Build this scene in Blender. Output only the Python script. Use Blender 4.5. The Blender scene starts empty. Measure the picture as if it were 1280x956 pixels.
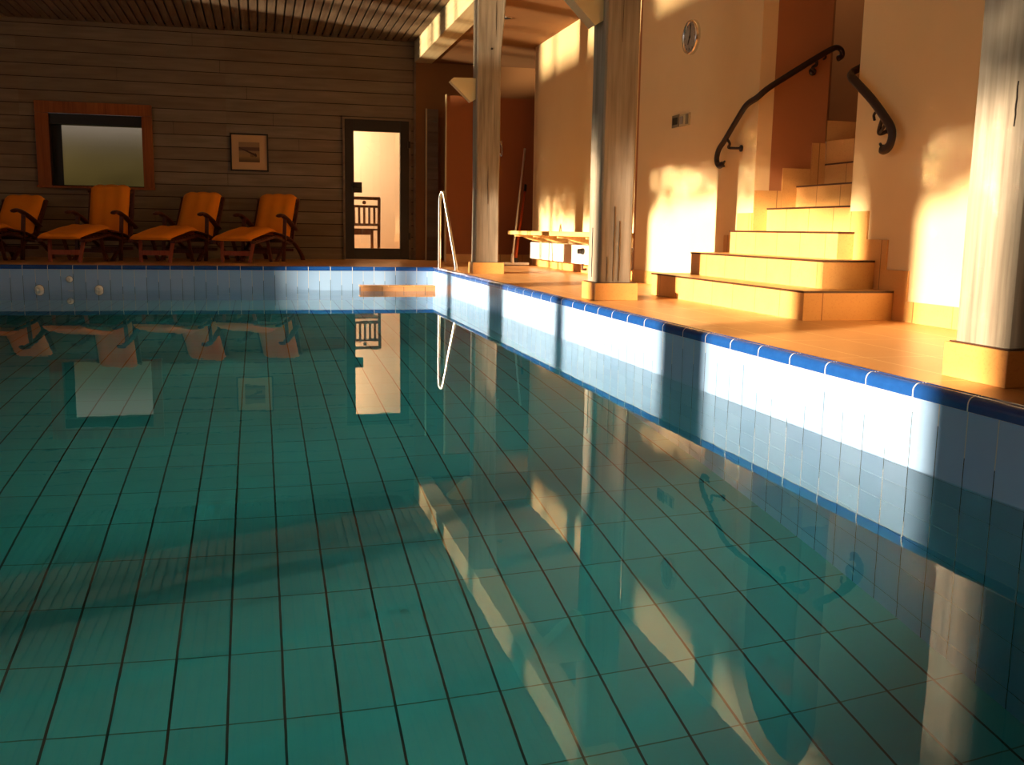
import bpy, bmesh, math, random
from mathutils import Vector, Matrix
random.seed(7)
C = bpy.context.scene.collection
sc = bpy.context.scene

# ---------------------------------------------------------------- camera
def cam_axes(yaw, pitch, roll):
    cy, sy, cp, sp = math.cos(yaw), math.sin(yaw), math.cos(pitch), math.sin(pitch)
    f = Vector((sy*cp, cy*cp, sp)); r = Vector((cy, -sy, 0)); u = r.cross(f)
    cr, sr = math.cos(roll), math.sin(roll)
    return cr*r + sr*u, cr*u - sr*r, f
cd = bpy.data.cameras.new('camera'); cam = bpy.data.objects.new('camera', cd); C.objects.link(cam)
r_, u_, f_ = cam_axes(.2525, -.1547, .0163)
m = Matrix((r_, u_, -f_)).transposed().to_4x4(); m.translation = Vector((-1.9894, -11.5206, .7279))
cam.matrix_world = m
cd.sensor_fit = 'HORIZONTAL'; cd.sensor_width = 36.0; cd.lens = 1226.0*36.0/1280.0
cd.clip_start = .02; cd.clip_end = 400
sc.camera = cam

# ---------------------------------------------------------------- light
sc.view_settings.view_transform = 'Standard'; sc.view_settings.look = 'None'
sc.view_settings.gamma = 1; sc.view_settings.use_curve_mapping = False
sc.view_settings.exposure = 0.28
SUN_DIR = Vector((1, .41, -.213)).normalized()
def sun(name, d, strength, col, angle):
    l = bpy.data.lights.new(name, 'SUN'); l.energy = strength; l.color = col; l.angle = math.radians(angle)
    o = bpy.data.objects.new(name, l); C.objects.link(o)
    o.rotation_euler = d.to_track_quat('-Z', 'Y').to_euler(); o.location = (-14, -10, 4)
    return o
s1 = sun('evening_sun', SUN_DIR, 13.5, (1, .79, .54), .9)

# added upward sun lamp, standing in for low sun reflected off water outside
s2 = sun('upward_glint_sun', Vector((1, .41, .213)).normalized(), 7.0, (1, .78, .50), 1.6)
w = bpy.data.worlds.new('world'); sc.world = w; w.use_nodes = True
bg = w.node_tree.nodes['Background']; bg.inputs[0].default_value = (.82, .78, .78, 1); bg.inputs[1].default_value = .70

# ---------------------------------------------------------------- material helpers
def rgb(r, g, b):
    f = lambda c: (c/255/12.92) if c/255 <= .04045 else ((c/255+.055)/1.055)**2.4
    return (f(r), f(g), f(b), 1)
class N:
    def __init__(s, name, rough=.5, spec=.5):
        s.m = bpy.data.materials.new(name); s.m.use_nodes = True; s.t = s.m.node_tree
        s.b = s.t.nodes['Principled BSDF']; s.b.inputs['Roughness'].default_value = rough
        s.b.inputs['Specular IOR Level'].default_value = spec; s._pos = None
    def n(s, typ, **k):
        x = s.t.nodes.new(typ)
        for a, v in k.items(): setattr(x, a, v)
        return x
    def L(s, a, b): s.t.links.new(a, b)
    def pos(s, ax=None):
        if s._pos is None:
            g = s.n('ShaderNodeNewGeometry'); sp = s.n('ShaderNodeSeparateXYZ'); s.L(g.outputs['Position'], sp.inputs[0])
            s._pos = (g.outputs['Position'], sp)
        return s._pos[0] if ax is None else s._pos[1].outputs[ax]
    def math(s, op, a, b=0.0, clamp=False):
        x = s.n('ShaderNodeMath', operation=op, use_clamp=clamp)
        for i, v in enumerate((a, b)):
            if isinstance(v, (int, float)): x.inputs[i].default_value = v
            else: s.L(v, x.inputs[i])
        return x.outputs[0]
    def line(s, coord, period, offset, width):      # 1 on a joint centred on the multiples of period
        v = s.math('FRACT', s.math('DIVIDE', s.math('SUBTRACT', coord, offset - width/2), period))
        return s.math('LESS_THAN', v, width/period)
    def cell(s, coord, period, offset):
        return s.math('FLOOR', s.math('DIVIDE', s.math('SUBTRACT', coord, offset), period))
    def noise(s, scale, detail=4, stretch=None, src=None, rough=.55):
        x = s.n('ShaderNodeTexNoise'); x.inputs['Scale'].default_value = scale; x.inputs['Detail'].default_value = detail
        x.inputs['Roughness'].default_value = rough
        v = src or s.pos()
        if stretch:
            mp = s.n('ShaderNodeVectorMath', operation='MULTIPLY'); mp.inputs[1].default_value = stretch
            s.L(v, mp.inputs[0]); v = mp.outputs[0]
        s.L(v, x.inputs['Vector']); return x.outputs['Fac']
    def rand(s, a, b=None):
        x = s.n('ShaderNodeTexWhiteNoise', noise_dimensions='2D'); c = s.n('ShaderNodeCombineXYZ')
        s.L(a, c.inputs[0])
        if b is not None: s.L(b, c.inputs[1])
        s.L(c.outputs[0], x.inputs['Vector']); return x.outputs['Value']
    def mix(s, fac, a, b):
        x = s.n('ShaderNodeMix', data_type='RGBA')
        if isinstance(fac, (int, float)): x.inputs[0].default_value = fac
        else: s.L(fac, x.inputs[0])
        for i, v in ((6, a), (7, b)):
            if isinstance(v, tuple): x.inputs[i].default_value = v
            else: s.L(v, x.inputs[i])
        return x.outputs[2]
    def ramp(s, fac, stops):
        x = s.n('ShaderNodeValToRGB'); s.L(fac, x.inputs[0]); e = x.color_ramp.elements
        while len(e) < len(stops): e.new(.5)
        for i, (p, c) in enumerate(stops): e[i].position = p; e[i].color = c
        return x.outputs[0]
    def col(s, c):
        if isinstance(c, tuple): s.b.inputs['Base Color'].default_value = c
        else: s.L(c, s.b.inputs['Base Color'])
    def bump(s, h, strength=.3, dist=.01):
        x = s.n('ShaderNodeBump'); x.inputs['Strength'].default_value = strength; x.inputs['Distance'].default_value = dist
        s.L(h, x.inputs['Height']); s.L(x.outputs[0], s.b.inputs['Normal'])
def plain(name, c, rough=.5, metal=0, spec=.5):
    a = N(name, rough, spec); a.col(c); a.b.inputs['Metallic'].default_value = metal; return a.m
def wood(name, c0, c1, c2, along='z', rough=.75, scale=9, bump=.3):
    a = N(name, rough, .25)
    st = {'x': (.06, 1, 1), 'y': (1, .06, 1), 'z': (1, 1, .05)}[along]
    n1 = a.noise(scale*3.2, 6, st); n2 = a.noise(scale*.35, 3, tuple(max(q, .3) for q in st))
    mixn = a.math('ADD', a.math('MULTIPLY', n1, .65), a.math('MULTIPLY', n2, .35))
    a.col(a.ramp(mixn, [(.30, c0), (.5, c1), (.70, c2)])); a.bump(n1, bump, .006); return a.m

# pool wall tiles: upright 12.5 x 25 cm
def pool_tile(name, axis, off, zoff=.2262):
    a = N(name, .18, .5)
    co = a.pos(axis); z = a.pos(2)
    v = a.line(co, .125, off, .0035); h = a.line(z, .2494, zoff, .0035)
    rnd = a.rand(a.cell(co, .125, off), a.cell(z, .2494, zoff))
    tile = a.mix(rnd, rgb(136, 172, 218), rgb(150, 184, 226))
    stain = a.math('LESS_THAN', z, a.math('ADD', .02, a.math('MULTIPLY', a.rand(a.cell(co, .125, off+.06)), .16)))
    grout = a.mix(stain, rgb(205, 200, 190), rgb(45, 50, 50))
    a.col(a.mix(a.math('MAXIMUM', v, h), tile, grout)); a.bump(a.math('SUBTRACT', 1, a.math('MAXIMUM', v, h)), .25, .002)
    return a.m
M = {}
M['tile_r'] = pool_tile('pool_tile_right', 1, -9.1312)
M['tile_b'] = pool_tile('pool_tile_back', 0, -.1976)
def floor_tile():
    a = N('pool_floor_tile', .3, .5)
    x, y = a.pos(0), a.pos(1)
    v = a.line(x, .1543, -.56, .0075); h = a.line(y, .3145, -8.26, .005)
    rnd = a.rand(a.cell(x, .1543, -.56), a.cell(y, .3145, -8.26))
    t = a.mix(rnd, rgb(80, 150, 158), rgb(88, 158, 166))
    t = a.mix(h, t, rgb(60, 90, 80)); t = a.mix(v, t, rgb(14, 26, 26)); a.col(t); return a.m
M['floor_tile'] = floor_tile()
def coping(name, axis, off):
    a = N(name, .16, .5)
    co = a.pos(axis); j = a.line(co, .25, off, .005)
    n = a.noise(30, 2)
    a.col(a.mix(j, a.mix(n, rgb(20, 64, 132), rgb(30, 78, 150)), rgb(225, 222, 215))); return a.m
M['cop_r'] = coping('coping_right', 1, -9.1312); M['cop_b'] = coping('coping_back', 0, -.1976)
def tan_tile(name, px=None, py=None, pz=None, c0=rgb(214, 158, 88), c1=rgb(226, 176, 106), g=rgb(150, 100, 52), rough=.38):
    a = N(name, rough, .4); ln = None; cells = []
    for ax, p in ((0, px), (1, py), (2, pz)):
        if p:
            l = a.line(a.pos(ax), p[0], p[1], .006); ln = l if ln is None else a.math('MAXIMUM', ln, l)
            cells.append(a.cell(a.pos(ax), p[0], p[1]))
    n = a.noise(7, 5); n2 = a.noise(90, 2)
    base = a.mix(a.math('MULTIPLY', n, 1.0), c0, c1)
    base = a.mix(a.math('MULTIPLY', a.math('LESS_THAN', n2, .4), .25), base, rgb(185, 120, 60))
    if cells:
        base = a.mix(a.math('MULTIPLY', a.rand(cells[0], cells[1] if len(cells) > 1 else None), .3), base, c0)
    if ln is not None: base = a.mix(ln, base, g)
    a.col(base); return a.m
M['deck'] = tan_tile('deck_tile', (.30, .05), (.60, -.3), None, rgb(206, 146, 86), rgb(218, 160, 98), rgb(240, 204, 150), .35)
M['step'] = tan_tile('stair_tile', (.46, 1.1), (.30, -6.6), None, rgb(212, 160, 92), rgb(226, 178, 110))
M['skirt_y'] = tan_tile('skirting_tile_y', None, (.33, -6.75), None)
M['skirt_x'] = tan_tile('skirting_tile_x', (.33, .1), None, None)
M['nosing'] = plain('stair_edge_brown', rgb(70, 40, 22), .5)
def plaster(name, c0, c1, rough=.9):
    a = N(name, rough, .2); n = a.noise(2.5, 4); f = a.noise(160, 3)
    a.col(a.mix(n, c0, c1)); a.bump(f, .25, .003); return a.m
M['cream'] = plaster('cream_plaster', rgb(236, 206, 154), rgb(242, 214, 164))
M['orange'] = plaster('terracotta_plaster', rgb(176, 116, 74), rgb(186, 126, 82))
M['brownwall'] = plaster('brown_plaster', rgb(138, 98, 62), rgb(148, 106, 68))
M['orangepanel'] = plaster('rust_orange_panel', rgb(152, 92, 58), rgb(158, 98, 62), .7)
M['white'] = plaster('white_plaster', rgb(225, 215, 200), rgb(232, 222, 208))
def planks():
    a = N('weathered_plank', .8, .2)
    z = a.pos(2); c = a.cell(z, .174, .245); x = a.pos(0)
    r = a.rand(c, a.cell(x, 2.7, .3)); n = a.noise(14, 6, (.12, 1, 1)); n2 = a.noise(2, 3, (.4, 1, 2.5))
    base = a.ramp(a.math('ADD', a.math('MULTIPLY', n, .7), a.math('MULTIPLY', n2, .3)), [(.25, rgb(112, 98, 84)), (.5, rgb(132, 117, 101)), (.75, rgb(150, 134, 117))])
    a.col(a.mix(a.math('MULTIPLY', r, .45), base, rgb(112, 88, 68))); a.bump(n, .3, .005); return a.m
M['plank'] = planks()
def slat():
    a = N('ceiling_slat', .75, .2); x = a.pos(0); c = a.cell(x, .112, .3); r = a.rand(c)
    n = a.noise(14, 6, (1, .1, 1)); base = a.ramp(n, [(.3, rgb(108, 90, 74)), (.55, rgb(130, 112, 94)), (.75, rgb(144, 126, 106))])
    a.col(a.mix(a.math('MULTIPLY', r, .3), base, rgb(98, 70, 50))); a.bump(n, .2, .004); return a.m
M['slat'] = slat()
M['dark'] = plain('dark_void', rgb(26, 18, 14), .9)
M['pillar'] = wood('whitewashed_oak', rgb(118, 106, 92), rgb(154, 142, 126), rgb(180, 168, 152), 'z', .75, 10, .5)
M['beam'] = wood('pale_beam', rgb(205, 182, 140), rgb(224, 204, 160), rgb(234, 216, 176), 'y', .7, 8, .2)
M['brace'] = plain('cream_painted_wood', rgb(222, 204, 158), .5)
M['framewood'] = wood('orange_pine_frame', rgb(118, 62, 26), rgb(146, 80, 34), rgb(162, 94, 42), 'z', .5, 10, .2)
M['doorframe'] = plain('dark_brown_metal', rgb(34, 22, 17), .45)
M['teak'] = wood('dark_teak', rgb(58, 28, 18), rgb(84, 42, 26), rgb(104, 54, 34), 'z', .5, 14, .15)
M['teak_red'] = wood('red_teak', rgb(128, 58, 34), rgb(150, 72, 42), rgb(166, 84, 50), 'z', .5, 14, .15)
def fabric():
    a = N('orange_fabric', .85, .2); n = a.noise(5, 3); f = a.noise(300, 2)
    a.col(a.mix(n, rgb(240, 134, 24), rgb(248, 150, 36))); a.bump(f, .15, .002); return a.m
M['fabric'] = fabric()
M['rail'] = plain('dark_carved_wood', rgb(36, 17, 11), .55)
M['steel'] = plain('brushed_steel', (.75, .72, .68, 1), .18, 1)
M['whiteplastic'] = plain('white_plastic', rgb(225, 218, 205), .35)
M['mopstick'] = plain('white_pole', rgb(225, 215, 200), .35)
M['orangestick'] = plain('orange_pole', rgb(205, 84, 28), .4)
M['black'] = plain('black_plastic', rgb(18, 15, 14), .4)
M['benchwood'] = wood('pine_bench', rgb(205, 160, 90), rgb(224, 182, 112), rgb(236, 198, 134), 'y', .5, 10, .15)
M['greyplate'] = plain('grey_plate', rgb(112, 98, 74), .4)
M['beigeplate'] = plain('beige_plate', rgb(196, 176, 134), .4)
M['clockface'] = plain('clock_face', rgb(140, 128, 116), .4)
M['mat'] = plain('picture_mat', rgb(196, 160, 118), .8)
M['grey'] = plain('grey_concrete', rgb(150, 140, 128), .9)
M['leaf'] = plaster('hedge_green', rgb(58, 60, 38), rgb(84, 84, 52))
M['grass'] = plaster('lawn_green', rgb(110, 102, 56), rgb(126, 116, 66))

# ---------------------------------------------------------------- object helpers
def obj(name, bm, mat, parent=None, smooth=False, bevel=0):
    me = bpy.data.meshes.new(name); bmesh.ops.recalc_face_normals(bm, faces=bm.faces); bm.to_mesh(me); bm.free()
    for q in (mat if isinstance(mat, (list, tuple)) else [mat]): me.materials.append(M[q] if isinstance(q, str) else q)
    if smooth:
        for p in me.polygons: p.use_smooth = True
    o = bpy.data.objects.new(name, me); C.objects.link(o)
    if parent is not None: o.parent = parent
    if bevel:
        b = o.modifiers.new('bevel', 'BEVEL'); b.width = bevel; b.segments = 2; b.limit_method = 'ANGLE'
    return o
def B(): return bmesh.new()
def box(bm, x0, x1, y0, y1, z0, z1, mi=0):
    v = [bm.verts.new((x, y, z)) for x in (x0, x1) for y in (y0, y1) for z in (z0, z1)]
    for f in ((0, 1, 3, 2), (4, 6, 7, 5), (0, 4, 5, 1), (2, 3, 7, 6), (0, 2, 6, 4), (1, 5, 7, 3)):
        bm.faces.new([v[i] for i in f]).material_index = mi
    return v
def obox(bm, a, b, w, h, up=Vector((0, 0, 1)), mi=0):     # bar from a to b
    a, b = Vector(a), Vector(b); d = (b-a).normalized(); s = d.cross(up)
    if s.length < 1e-4: s = d.cross(Vector((0, 1, 0)))
    s.normalize(); t = s.cross(d).normalized()
    v = [bm.verts.new(p + s*i*w/2 + t*j*h/2) for p in (a, b) for i in (-1, 1) for j in (-1, 1)]
    for f in ((0, 1, 3, 2), (4, 6, 7, 5), (0, 4, 5, 1), (2, 3, 7, 6), (0, 2, 6, 4), (1, 5, 7, 3)):
        bm.faces.new([v[i] for i in f]).material_index = mi
def prism(bm, pts, axis, a, b, mi=0):                      # polygon extruded along an axis
    def P(u, v, w): return {'x': (w, u, v), 'y': (u, w, v), 'z': (u, v, w)}[axis]
    A = [bm.verts.new(P(u, v, a)) for u, v in pts]; D = [bm.verts.new(P(u, v, b)) for u, v in pts]
    bm.faces.new(A).material_index = mi; bm.faces.new(D[::-1]).material_index = mi
    n = len(pts)
    for i in range(n): bm.faces.new((A[i], D[i], D[(i+1) % n], A[(i+1) % n])).material_index = mi
def tube(bm, pts, r, seg=10, flat=None, closed_ends=True, up=Vector((0, 0, 1)), mi=0):
    pts = [Vector(p) for p in pts]; rings = []
    prev = None
    for i, p in enumerate(pts):
        d = (pts[min(i+1, len(pts)-1)] - pts[max(i-1, 0)]).normalized()
        if prev is None:
            s = d.cross(up)
            if s.length < 1e-3: s = d.cross(Vector((1, 0, 0)))
        else: s = prev - d*prev.dot(d)
        s.normalize(); prev = s; t = s.cross(d).normalized()
        rr = r[i] if isinstance(r, (list, tuple)) else r
        ra, rb = (rr*flat[0], rr*flat[1]) if flat else (rr, rr)
        rings.append([bm.verts.new(p + s*math.cos(2*math.pi*k/seg)*ra + t*math.sin(2*math.pi*k/seg)*rb) for k in range(seg)])
    for a, b in zip(rings, rings[1:]):
        for k in range(seg): bm.faces.new((a[k], a[(k+1) % seg], b[(k+1) % seg], b[k])).material_index = mi
    if closed_ends:
        bm.faces.new(rings[0][::-1]).material_index = mi; bm.faces.new(rings[-1]).material_index = mi
def disc(bm, c, axis, r, h, seg=32, mi=0, r2=None):
    r2 = r if r2 is None else r2
    ax = {'x': 0, 'y': 1, 'z': 2}[axis]; A = []; D = []
    for k in range(seg):
        a = 2*math.pi*k/seg; q = [math.cos(a), math.sin(a)]
        for L, w, rr in ((A, 0, r), (D, h, r2)):
            v = [q[0]*rr, q[1]*rr]; v.insert(ax, w); L.append(bm.verts.new(Vector(c)+Vector(v)))
    bm.faces.new(A).material_index = mi; bm.faces.new(D[::-1]).material_index = mi
    for k in range(seg): bm.faces.new((A[k], D[k], D[(k+1) % seg], A[(k+1) % seg])).material_index = mi
def catmull(pts, n=6):
    pts = [Vector(p) for p in pts]; out = []
    for i in range(len(pts)-1):
        p0, p1, p2, p3 = pts[max(i-1, 0)], pts[i], pts[i+1], pts[min(i+2, len(pts)-1)]
        for k in range(n):
            t = k/n
            out.append(.5*((2*p1)+(p2-p0)*t+(2*p0-5*p1+4*p2-p3)*t*t+(3*p1-p0-3*p2+p3)*t**3))
    out.append(pts[-1]); return out
def struct(name, bm, mat, parent=None, label=None, **k):
    o = obj(name, bm, mat, parent, **k)
    if parent is None: o['kind'] = 'structure'
    if label: o['label'] = label
    return o
def tag(o, label, cat, group=None, kind=None):
    o['label'] = label; o['category'] = cat
    if group: o['group'] = group
    if kind: o['kind'] = kind
    return o
def thing(name, label, cat, loc=(0, 0, 0), rz=0, group=None):
    o = bpy.data.objects.new(name, None); C.objects.link(o); o.location = loc; o.rotation_euler = (0, 0, rz)
    o.empty_display_size = .1
    return tag(o, label, cat, group)
def copy_tree(o, parent=None):
    c = o.copy(); C.objects.link(c); c.parent = parent
    for ch in [q for q in bpy.data.objects if q.parent == o]: copy_tree(ch, c)
    return c
def at(o, *p):                  # mesh is in world coordinates, its parent Empty stands at a point
    return o

def par(o, t):
    o.parent = t; o.matrix_parent_inverse = Matrix.Translation(-Vector(t.location)) if t.rotation_euler.z == 0 else t.matrix_world.inverted(); return o
# ---------------------------------------------------------------- dimensions (metres, z = 0 at the water)
DZ = .245; YB = 3.44; XW = 1.566; XB = 1.68; PL = -6.15; XG = -8.3; YF = -13.6; ZC = 3.43; ZS = 3.155; DEP = -1.367

# ---------------------------------------------------------------- pool shell
bm = B(); box(bm, 0, .30, YF+.6, .30, DEP-.2, .2262); struct('wall_pool_right', bm, 'tile_r', label='white and pale blue upright tiles of the right pool wall')
bm = B(); box(bm, PL, 0, 0, .30, DEP-.2, .2262); struct('wall_pool_back', bm, 'tile_b', label='pale blue upright tiles of the far pool wall')
bm = B(); box(bm, PL-.3, PL, YF+.6, .30, DEP-.2, .2262); struct('wall_pool_left', bm, 'tile_r')
bm = B(); box(bm, PL-.3, .3, YF+.3, YF+.6, DEP-.2, .2262); struct('wall_pool_front', bm, 'tile_b')
bm = B(); box(bm, PL, 0, YF+.6, 0, DEP-.2, DEP); struct('floor_pool', bm, 'floor_tile', label='turquoise tiled pool floor with dark grout lines')
# rounded blue coping
def cop_profile():
    pts = [(0, .2262), (-.004, .2262), (-.004, .246)]
    for k in range(1, 7):
        a = math.pi/2*k/6; pts.append((-.004+.026*(1-math.cos(a)), .246+.026*math.sin(a)))
    pts += [(.028, .270), (.032, .272), (.038, .270), (.043, .272), (.055, .270), (.060, .244), (.060, .2262)]
    return pts
cp = cop_profile()
bm = B(); prism(bm, cp, 'y', YF+.6, .0); struct('trim_1', bm, 'cop_r', label='rounded deep blue coping tiles along the right pool edge')
bm = B(); prism(bm, [(y, z) for y, z in cp], 'x', PL, .0); struct('trim_2', bm, 'cop_b', label='rounded deep blue coping tiles along the far pool edge')
bm = B(); prism(bm, [(PL-u, z) for u, z in cp], 'y', YF+.6, .0); struct('trim_3', bm, 'cop_r')
# deck
bm = B(); box(bm, .06, 2.0, YF, .06, .10, DZ); box(bm, XG, 2.4, .06, YB, .10, DZ); box(bm, XG, PL-.06, YF, .06, .10, DZ); box(bm, PL-.06, .06, YF, YF+.6, .10, DZ)
struct('floor', bm, 'deck', label='orange terracotta deck tiles around the pool')
# tiled entry ledge in the corner of the pool
bm = B(); box(bm, -.87, 0, -.15, 0, -.03, .052)
t = thing('entry_ledge', 'narrow orange tiled ledge in the far right corner of the pool', 'ledge', (-.44, -.1, 0))
M['ledge'] = tan_tile('ledge_tile', (.25, -.87), None, None, rgb(190, 134, 90), rgb(204, 148, 102), rgb(80, 50, 30))
par(obj('tiled_block', bm, 'ledge'), t)
bm = B(); box(bm, -.875, 0, -.156, 0, .052, .066); par(obj('edge_tile', bm, M['deck']), t)

# water
wa = bpy.data.materials.new('pool_water'); wa.use_nodes = True; nt = wa.node_tree; nt.nodes.clear()
out = nt.nodes.new('ShaderNodeOutputMaterial'); g = nt.nodes.new('ShaderNodeBsdfGlass'); g.inputs['Roughness'].default_value = 0; g.inputs['IOR'].default_value = 1.333
nt.links.new(g.outputs[0], out.inputs['Surface'])
va = nt.nodes.new('ShaderNodeVolumeAbsorption'); va.inputs['Color'].default_value = (.0, .80, .80, 1); va.inputs['Density'].default_value = .40
nt.links.new(va.outputs[0], out.inputs['Volume'])
geo = nt.nodes.new('ShaderNodeNewGeometry'); no = nt.nodes.new('ShaderNodeTexNoise'); no.inputs['Scale'].default_value = 5; no.inputs['Detail'].default_value = 3
vm = nt.nodes.new('ShaderNodeVectorMath'); vm.operation = 'MULTIPLY'; vm.inputs[1].default_value = (1, .8, 1)
nt.links.new(geo.outputs['Position'], vm.inputs[0]); nt.links.new(vm.outputs[0], no.inputs['Vector'])
bp = nt.nodes.new('ShaderNodeBump'); bp.inputs['Strength'].default_value = .022; bp.inputs['Distance'].default_value = .01
nt.links.new(no.outputs['Fac'], bp.inputs['Height']); nt.links.new(bp.outputs[0], g.inputs['Normal'])
M['water'] = wa
bm = B(); box(bm, PL-.0008, .0008, YF+.5992, .0008, DEP-.0008, 0)
wt = obj('pool_water', bm, 'water'); tag(wt, 'still green blue water filling the swimming pool', 'water', kind='stuff')
sc.cycles.blur_glossy = .2; sc.cycles.sample_clamp_indirect = 0


# ---------------------------------------------------------------- room shell
# back wall: plank cladding as real boards, with the window and the door left open
WX0, WX1, WZ0, WZ1 = -4.80, -3.53, 1.27, 2.245      # clear window opening
DX0, DX1, DZ1 = -.735, .215, 2.29                   # door opening
bm = B()
holes = ((-4.905+.01, -3.397-.01, 1.20, 2.35), (DX0, DX1, DZ-.01, DZ1))
k = 0; z = DZ
while z < ZC+.02:
    z1 = min(z+.163, ZC+.03); pieces = [(XG-.1, .30, z, z1)]
    for hx0, hx1, hz0, hz1 in holes:
        n = []
        for a, b, c, d in pieces:
            if a < hx0 and b > hx1 and d > hz0 and c < hz1:
                n += [(a, hx0, c, d), (hx1, b, c, d)]
                if c < hz0-.004: n.append((hx0, hx1, c, hz0))
                if d > hz1+.004: n.append((hx0, hx1, hz1, d))
            else: n.append((a, b, c, d))
        pieces = n
    for a, b, c, d in pieces:
        j = -4.42 + (k*1.37) % 3.1 if k % 4 else None
        segs = [(a, b)] if j is None or not a < j < b else [(a, j-.002), (j+.002, b)]
        for p, q in segs:
            e = random.uniform(0, .004)
            box(bm, p, q, YB-e, YB+.02, c, d)
    z += .174; k += 1
struct('wall_back', bm, 'plank', label='weathered grey brown horizontal plank wall behind the loungers')
bm = B()                                            # solid core behind the boards
box(bm, XG-.1, WX0-.06, YB+.012, YB+.16, 0, ZC+.1); box(bm, WX1+.06, DX0-.01, YB+.012, YB+.16, 0, ZC+.1)
box(bm, WX0-.06, WX1+.06, YB+.012, YB+.16, 0, WZ0-.03); box(bm, WX0-.06, WX1+.06, YB+.012, YB+.16, WZ1+.06, ZC+.1)
box(bm, DX0-.01, DX1+.01, YB+.012, YB+.16, DZ1+.01, ZC+.1); box(bm, DX1+.01, .30, YB+.012, YB+.16, 0, ZC+.1)
box(bm, DX0-.01, DX1+.01, YB+.012, YB+.16, 0, DZ-.002)
struct('wall_back_core', bm, 'dark')
bm = B(); box(bm, .30, 2.5, YB-.02, YB+.16, 0, ZC+.1); struct('wall_back_right', bm, 'brownwall', label='brown wall in the corner beyond the pillar')
bm = B(); box(bm, .285, .30, YB-.03, YB, DZ, 3.16); box(bm, .30, .318, YB-.035, YB-.02, DZ, 3.16); struct('trim_4', bm, 'plank')
# slatted ceiling over the pool
bm = B(); x = .30-.112+.012
while x > XG-.15:
    box(bm, x, x+.091, YF, YB+.02, ZC, ZC+.015); x -= .112
struct('ceiling', bm, 'slat', label='slatted grey brown wooden ceiling over the pool')
bm = B(); box(bm, XG-.2, .6, YF, YB+.16, ZC+.05, ZC+.2); struct('ceiling_back_board', bm, 'black')
# dropped ceiling over the side deck
bm = B(); box(bm, .56, XW+.12, YF, -2.5, ZS, ZS+.15); box(bm, .56, 2.6, -2.5, YB+.1, ZS, ZS+.15); struct('ceiling_side', bm, M['brownwall'], label='smooth terracotta brown ceiling over the side deck')
# bulkhead beam carried by the pillars
bm = B(); box(bm, .30, .56, YF, YB, 3.14, ZC+.02)
struct('beam', bm, 'beam', label='pale cream wooden beam carried by the three pillars', bevel=.006)
# right walls
ARC_Y0, ARC_Y1, ARC_Z, ARC_R = -6.06, -4.81, 2.48, .625
ac = (ARC_Y0+ARC_Y1)/2
arch = [(ac+ARC_R*math.cos(math.pi*k/24), ARC_Z+ARC_R*math.sin(math.pi*k/24)) for k in range(25)]   # from y1 to y0
bm = B()
box(bm, XW, XW+.12, ARC_Y1, -2.45, 0, ZS); box(bm, XW, XW+.12, YF, ARC_Y0, 0, ZS)
zt = ZS
for (a, b) in zip(arch, arch[1:]):
    prism(bm, [(a[0], a[1]), (a[0], zt), (b[0], zt), (b[0], b[1])], 'x', XW, XW+.12)
struct('wall_right', bm, 'cream', label='cream plaster wall with the arched stair opening and the clock')
bm = B(); box(bm, XB, XB+.12, -2.5, 1.62, 0, ZS+.1); box(bm, XB, 2.5, 1.60, 1.72, 0, ZS+.1); struct('wall_right_far', bm, 'cream', label='cream plaster wall behind the bench')
bm = B(); box(bm, 2.45, 2.6, 1.6, YB+.1, 0, ZC); struct('wall_recess', bm, 'brownwall')
# walls outside the picture
bm = B(); box(bm, XG-.2, 2.0, YF-.15, YF, 0, ZC+.1); struct('wall_front', bm, 'cream')
# glass front on the left: header, solid ends, posts
bm = B()
box(bm, XG-.25, XG, -12.45, -.65, 3.395, ZC+.1); box(bm, XG-.25, XG, YF, -12.45, 0, ZC+.1); box(bm, XG-.25, XG, -.65, YB+.1, 0, ZC+.1)
box(bm, XG-.25, XG, -12.45, -.65, 0, .60)  # low parapet added to cut off the upward sun lamp low down
struct('wall_left', bm, 'cream')
for yy, wdt, dx in ((-6.62, .42, .30), (-10.55, .42, .30), (-4.47, .20, .16), (-8.54, .12, .16), (-2.43, .42, .30), (-1.75, .07, .10), (-3.34, .07, .10)):
    bm = B(); box(bm, XG-.22, XG-.22+dx, yy-wdt/2, yy+wdt/2, .60, 3.395)
    t = tag(obj('window_post', bm, 'pillar'), 'wooden post of the glass front on the left, outside the picture', 'post', 'posts of the glass front')
# unseen leaves added to mottle the sun, imitating glow off the pool water
bm = B(); rnd = random.Random(3)
cl = [(rnd.uniform(-13.6, -3.0), rnd.uniform(3.28, 3.85)) for _ in range(210)]
for cyy, czz in cl:
    for _ in range(60):
        y, z = cyy+rnd.gauss(0, .30), czz+rnd.gauss(0, .028)
        if z < 3.285+.02*math.sin(y*3): continue
        c = Vector((XG-1.2+rnd.uniform(-.35, .35), y, z)); ax = Vector((rnd.uniform(-1, 1), rnd.uniform(-1, 1), rnd.uniform(-.6, .6))).normalized()
        sd = ax.cross(Vector((rnd.uniform(-1, 1), rnd.uniform(-1, 1), rnd.uniform(-1, 1)))).normalized(); L_, W_ = .05, .022
        bm.faces.new([bm.verts.new(c-ax*L_), bm.verts.new(c+sd*W_), bm.verts.new(c+ax*L_), bm.verts.new(c-sd*W_)])
tag(obj('sun_mottling_leaves', bm, 'leaf'), 'unseen leaf screen added outside the glass front to mottle the sun', 'foliage', kind='stuff')
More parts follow.
